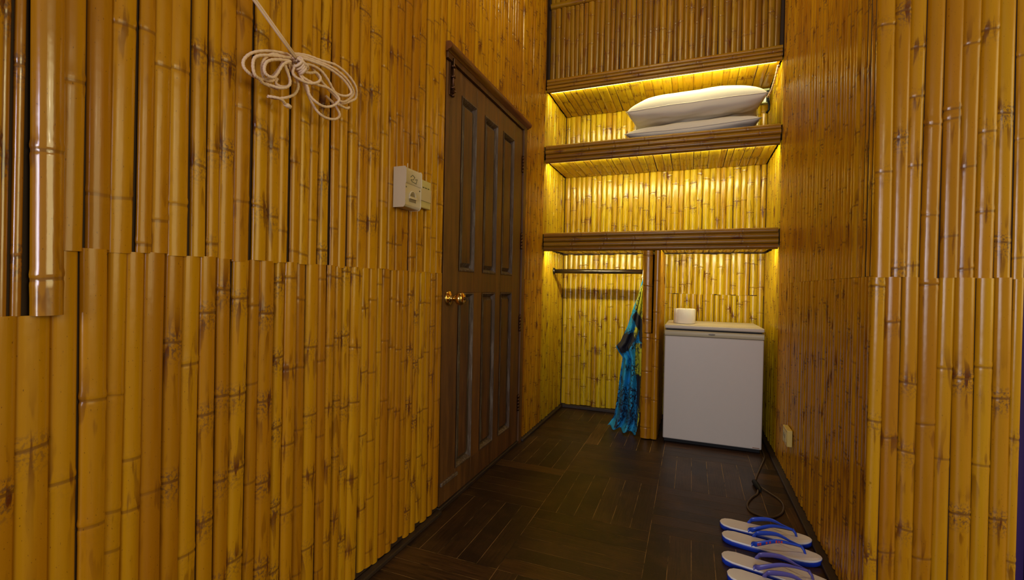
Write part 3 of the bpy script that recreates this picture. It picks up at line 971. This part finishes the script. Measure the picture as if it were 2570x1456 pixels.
for k in range(4):
    m = MB(); m.box((.0165, 1.520 + k * .018, z0 + .078), (.0178, 1.532 + k * .018, z0 + .082)); m.build('marking', MARK, t)

# socket low on the right wall
t = thing('wall_socket', 'small pale yellow socket low on the wall by the fridge', 'socket', (W - .012, 2.69, .26))
m = MB(); m.box((W - .024, 2.632, .218), (W + .0, 2.748, .300)); m.build('plate', OUTLET, t, bevel=.003)
m = MB(); m.box((W - .0265, 2.650, .236), (W - .0235, 2.730, .284)); m.build('insert', CREAM2, t, bevel=.001)
for y in (2.672, 2.708):
    m = MB(); m.box((W - .0272, y - .003, .252), (W - .0262, y + .003, .270)); m.build('slot', MARK, t)

# ------------------------------------------------------------------ fridge flex on the floor
t = thing('power_cord', 'thin brown power cord looped on the floor before the fridge', 'cord', (1.33, 2.6, 0))
zc = .0045
m = MB()
m.tube(smooth([(1.428, 3.26, zc), (1.426, 3.15, zc), (1.420, 3.08, zc), (1.384, 2.931, zc), (1.350, 2.793, zc), (1.330, 2.70, zc), (1.326, 2.64, .010)]), .0042, 8)
m.tube(smooth([(1.328, 2.575, .010), (1.316, 2.52, zc), (1.290, 2.470, zc), (1.260, 2.382, zc), (1.263, 2.312, zc), (1.297, 2.280, zc), (1.343, 2.280, zc), (1.390, 2.338, zc), (1.413, 2.420, zc), (1.408, 2.491, zc), (1.374, 2.560, zc), (1.343, 2.605, .008), (1.334, 2.622, .011)]), .0042, 8)
m.build('flex', WIRE, t)
m = MB(); m.tube([(1.318, 2.668, .013), (1.319, 2.656, .013), (1.324, 2.615, .014), (1.330, 2.575, .013), (1.333, 2.556, .012), (1.334, 2.546, .011)], [.007, .012, .0135, .0125, .008, .005], 12); m.build('plug', BLACK, t)

# ------------------------------------------------------------------ flip-flops
def flipflop(label, hx, hy, tx, ty, strap_mat, group, mark=None, zrot=0, z=0.0, hand=1):
    """heel centre (hx,hy) to toe centre (tx,ty) on the floor"""
    t = thing('flip_flop', label, 'flip-flop', ((hx + tx) / 2, (hy + ty) / 2, z), group)
    d = Vector((tx - hx, ty - hy, 0)); L = d.length; d.normalize(); s = Vector((-d.y, d.x, 0)) * hand
    base = Vector((hx, hy, z))
    def half(u):     # half width along the foot
        return lerp([(0, 0), (.015, .017), (.05, .030), (.12, .0385), (.25, .0395), (.40, .0385), (.55, .043), (.70, .049), (.82, .0475), (.90, .039), (.96, .026), (.99, .012), (1, 0)], u)
    def bend(u): return .006 * math.sin((u - .15) * PI) * 0 + (.004 if u > .9 else 0) * (u - .9) * 10
    us = [0, .004, .015, .03, .05, .08, .12, .18, .25, .33, .42, .5, .58, .65, .72, .78, .84, .88, .92, .95, .975, .99, .997, 1]
    def pt(u, k, zz):
        c = .006 * math.sin(u * PI)      # slight inward curve of the sole
        return base + d * (u * L) + s * (k * half(u) - c) + Z * (zz + bend(u))
    def slab(z0, z1, inset, name, mat, par, bev):
        m = MB()
        loop = [pt(u, 1 - inset, 0) for u in us] + [pt(u, -1 + inset, 0) for u in us[-2:0:-1]]
        n = len(loop)
        lv = [(z0 + bev, -.0), (z1 - bev, 0), (z1, bev)]
        c = sum(loop, Vector()) / n
        rings = []
        for zz, ins in [(z0, bev)] + lv:
            rings.append([m.vert(p + (c - p).normalized() * ins + Z * zz) for p in loop])
        m.grid(rings, 0, True)
        m.face(rings[0][::-1]); m.face(rings[-1])
        return m.build(name, mat, par)
    slab(0.0, .016, 0, 'sole', SOLE, t, .0015)
    slab(.0155, .0225, .01, 'footbed', FOOTBED, t, .0015)
    top = .0222
    a1 = base + d * (.33 * L) + s * .034 + Z * top
    a2 = base + d * (.33 * L) - s * .040 + Z * top
    ap = base + d * (.80 * L) + s * .004 + Z * (top + .024)
    toe = base + d * (.845 * L) + s * .004 + Z * top
    so = None
    for k, (a, out_) in enumerate(((a1, .008), (a2, -.008))):
        m = MB()
        q1 = a + Z * .016 + d * .020 + s * out_
        q2 = a.lerp(ap, .5) + Z * .022 + s * out_ * 1.2
        pts = smooth([a - Z * .004, a + Z * .006 + d * .004, q1, q2, a.lerp(ap, .8) + Z * .010, ap], 6)
        n = len(pts)
        rs = [.0045 + .0055 * math.sin(PI * min(1, (i / (n - 1)) * 1.25 + .02)) ** .8 if i / (n - 1) < .78 else .0052 for i in range(n)]
        m.tube(pts, rs, 10, flat=.42, flat_dir=tuple(d.cross(Z) * .2 + Z))
        so = m.build('strap', strap_mat, t)
        if mark == k:
            m = MB()
            for q in range(7):
                f = .42 + q * .045
                p = pts[int(f * (n - 1))]
                pn = pts[min(n - 1, int(f * (n - 1)) + 1)]
                dirv = (pn - p).normalized()
                sv = -s if k == 1 else s
                nrm = sv
                c = p + nrm * .0048
                hh = (.0042, .0052, .0038)[q % 3]
                i4 = [m.vert(c + dirv * a_ * .0030 + Z * b_ * hh + nrm * e_) for e_ in (0, .0009) for (a_, b_) in ((-1, -1), (1, -1), (1, 1), (-1, 1))]
                for qd in ((4, 5, 6, 7), (0, 3, 2, 1), (0, 1, 5, 4), (1, 2, 6, 5), (2, 3, 7, 6), (3, 0, 4, 7)):
                    m.face([i4[w] for w in qd])
            m.build('red_lettering', REDP, so)
    m = MB(); m.tube([ap + Z * .002, ap.lerp(toe, .5) + d * .003, toe - Z * .003], [.0055, .0045, .0045], 10); m.build('toe_post', strap_mat, t)
    return t
flipflop('bright blue strapped flip-flop furthest from the camera, next to the looped cord', 1.130, 2.125, 1.457, 2.098, STRAP_BLUE, 'white flip-flops with bright blue straps', hand=1)
flipflop('bright blue strapped flip-flop with red lettering on its strap', 1.132, 2.022, 1.462, 1.968, STRAP_BLUE, 'white flip-flops with bright blue straps', mark=1, hand=1)
flipflop('faded violet strapped flip-flop, the whole one between its mate and the blue pair', 1.122, 1.862, 1.452, 1.800, STRAP_LILAC, 'white flip-flops with faded violet straps', hand=1)
flipflop('faded violet strapped flip-flop closest to the camera, only its upper part showing', 1.133, 1.752, 1.462, 1.690, STRAP_LILAC, 'white flip-flops with faded violet straps', hand=1)

# ------------------------------------------------------------------ rope coiled on the left wall
t = thing('coiled_rope', 'pale thin rope tied in loose loops against the bamboo wall', 'rope', (.03, .945, 1.57))
def rope_tube(m, pts, r):
    """two-strand twist"""
    pts = smooth(pts, 10)
    m.tube(pts, r, 8)
    for ph in (0, PI):
        q = []
        for i, p in enumerate(pts):
            tdir = (pts[min(i + 1, len(pts) - 1)] - pts[max(i - 1, 0)])
            tdir = tdir.normalized() if tdir.length > 1e-8 else Vector((0, 0, 1))
            n1 = tdir.cross(X); n1 = n1.normalized() if n1.length > 1e-4 else Y.copy()
            n2 = tdir.cross(n1)
            a = i * .9 + ph
            q.append(p + n1 * math.cos(a) * r * .45 + n2 * math.sin(a) * r * .45)
        m.tube(q, r * .72, 6)
ROPE = {   # loop: (distance from the wall, [(y, z) ...])
    'A': (0.026, [(0.8977, 1.5677), (0.8806, 1.5689), (0.8223, 1.5476), (0.7786, 1.5223), (0.7559, 1.497), (0.7517, 1.4785), (0.761, 1.4682), (0.7797, 1.4658), (0.8087, 1.4718), (0.8337, 1.4913), (0.8542, 1.5203), (0.8727, 1.5469), (0.8977, 1.5654)]),
    'B': (0.032, [(0.8894, 1.5582), (0.8699, 1.5537), (0.8275, 1.5403), (0.8027, 1.52), (0.7933, 1.5006), (0.7948, 1.4843), (0.8061, 1.4709), (0.8288, 1.4773), (0.8441, 1.4927)]),
    'C': (0.038, [(0.881, 1.5579), (0.8431, 1.5423), (0.8001, 1.5242), (0.7739, 1.5076), (0.7649, 1.4868), (0.7699, 1.4661), (0.7866, 1.4618), (0.8037, 1.4594), (0.8447, 1.4643)]),
    'D': (0.044, [(0.8757, 1.5476), (0.8277, 1.5264), (0.8002, 1.5083), (0.7908, 1.4891), (0.7959, 1.4765), (0.8133, 1.4755), (0.8284, 1.4907), (0.8488, 1.524), (0.8757, 1.5454)]),
    'E': (0.026, [(0.8978, 1.5631), (0.8782, 1.5539), (0.8871, 1.5304), (0.9017, 1.5136), (0.9079, 1.4952), (0.8968, 1.472), (0.8691, 1.452), (0.8451, 1.4427), (0.8295, 1.4421)]),
    'F': (0.032, [(0.8868, 1.5501), (0.8647, 1.5399), (0.8706, 1.5177), (0.8752, 1.4969), (0.8741, 1.485), (0.8552, 1.4727), (0.8418, 1.4761), (0.8494, 1.4927)]),
    'G': (0.038, [(0.8841, 1.5456), (0.8581, 1.5292), (0.8711, 1.4988), (0.866, 1.4786), (0.8447, 1.4643), (0.8238, 1.4623), (0.8111, 1.4636)]),
    'H': (0.044, [(0.8899, 1.5428), (0.882, 1.5163), (0.9022, 1.5089), (0.929, 1.5108), (0.9535, 1.5234), (0.9643, 1.5401), (0.9529, 1.5497), (0.9344, 1.5416), (0.9104, 1.5381)]),
    'R1': (0.026, [(0.9006, 1.569), (0.9032, 1.5796), (0.9388, 1.5918), (0.9863, 1.5994), (1.0372, 1.6101), (1.085, 1.6051), (1.1204, 1.585), (1.1311, 1.5564), (1.1137, 1.5387), (1.0759, 1.5163), (1.0575, 1.5146)]),
    'R2': (0.032, [(0.8951, 1.5609), (0.9093, 1.5769), (0.9642, 1.5882), (1.0241, 1.5955), (1.0748, 1.5892), (1.102, 1.5712), (1.1063, 1.5541), (1.0876, 1.5307), (1.0618, 1.5155), (1.0329, 1.5225), (0.9912, 1.5459), (0.9614, 1.5723)]),
    'R3': (0.038, [(0.8925, 1.5541), (0.9096, 1.5702), (0.9583, 1.5797), (1.0076, 1.5847), (1.0536, 1.5792), (1.0837, 1.5656), (1.088, 1.5487), (1.0658, 1.532), (1.0297, 1.5281), (1.0015, 1.5544), (0.9779, 1.569), (0.946, 1.5692), (0.904, 1.5548)]),
    'S': (0.044, [(0.9016, 1.5388), (0.9108, 1.5196), (0.9261, 1.5025), (0.9327, 1.4814), (0.9548, 1.4684), (0.9871, 1.4707), (1.0173, 1.4869), (1.0343, 1.5086), (1.0234, 1.5197), (0.9925, 1.5249), (0.9536, 1.5199), (0.9167, 1.5221), (0.9016, 1.5365)]),
    'T': (0.026, [(0.9403, 1.5205), (0.9535, 1.4871), (0.9665, 1.4677), (0.9798, 1.4528), (1.0064, 1.4485), (1.0409, 1.4578), (1.0621, 1.477), (1.0544, 1.4925), (1.0451, 1.5047), (1.0185, 1.5176)]),
    'tailL': (0.032, [(0.8244, 1.4393), (0.8399, 1.4399), (0.8532, 1.4394), (0.8668, 1.4356), (0.8793, 1.4334)]),
    'tailR': (0.038, [(1.0445, 1.5081), (1.0465, 1.4973), (1.0741, 1.4996), (1.0966, 1.5119)]),
}
rr = random.Random(4)
for nm, (dx, yz) in ROPE.items():
    m = MB()
    n = len(yz)
    pts = []
    for k, (y, z) in enumerate(yz):
        s = k / (n - 1)
        pts.append((dx + .014 * math.sin(PI * s) + rr.uniform(-.002, .002), y, z))
    rope_tube(m, pts, .0034)
    m.build('rope_end' if nm.startswith('tail') else 'rope_loop', CORDM, t)
m = MB()      # frayed whipping on one end
m.tube([(.038, .866, 1.4358), (.040, .874, 1.4345), (.041, .883, 1.4325)], [.0045, .0062, .0052], 8)
m.build('rope_end', CORDM, t)
m = MB()      # two strands running up to an eye on the wall out of view
for d in (0, 1):
    a = Vector((.050, .889 + .004 * d, 1.556 + .004 * d)); b_ = Vector((.050, .7650 + .0055 * d, 1.6345 + .0035 * d)); e = a + (b_ - a) * 9.5
    m.tube([a, a.lerp(b_, .5), b_, a.lerp(e, .5), e], .0030, 8)
m.build('taut_strand', CORDM, t)
m = MB()      # turns of the knot
for k in range(4):
    c = Vector((.047, .892 + .0065 * k, 1.551 - .0035 * k))
    pts = []
    for q in range(25):
        a = 2 * PI * q / 24
        pts.append(c + Vector((math.cos(a) * .016, math.sin(a) * .010 * .55, math.sin(a) * .014)) + Vector((0, .012, .003)) * math.cos(a + k) * .3)
    m.tube(pts, .0036, 8)
m.tube(smooth([(.058, .885, 1.556), (.064, .897, 1.551), (.064, .910, 1.548), (.058, .920, 1.546), (.050, .916, 1.538), (.052, .905, 1.534), (.060, .898, 1.538)], 6), .0036, 8)
m.build('knot', CORDM, t)
m = MB()
m.tube(smooth([(.004, .900, 1.545), (.020, .900, 1.545), (.040, .900, 1.543), (.052, .900, 1.550), (.054, .900, 1.562)], 5), .0028, 8)
m.build('wall_hook', IRON, t)
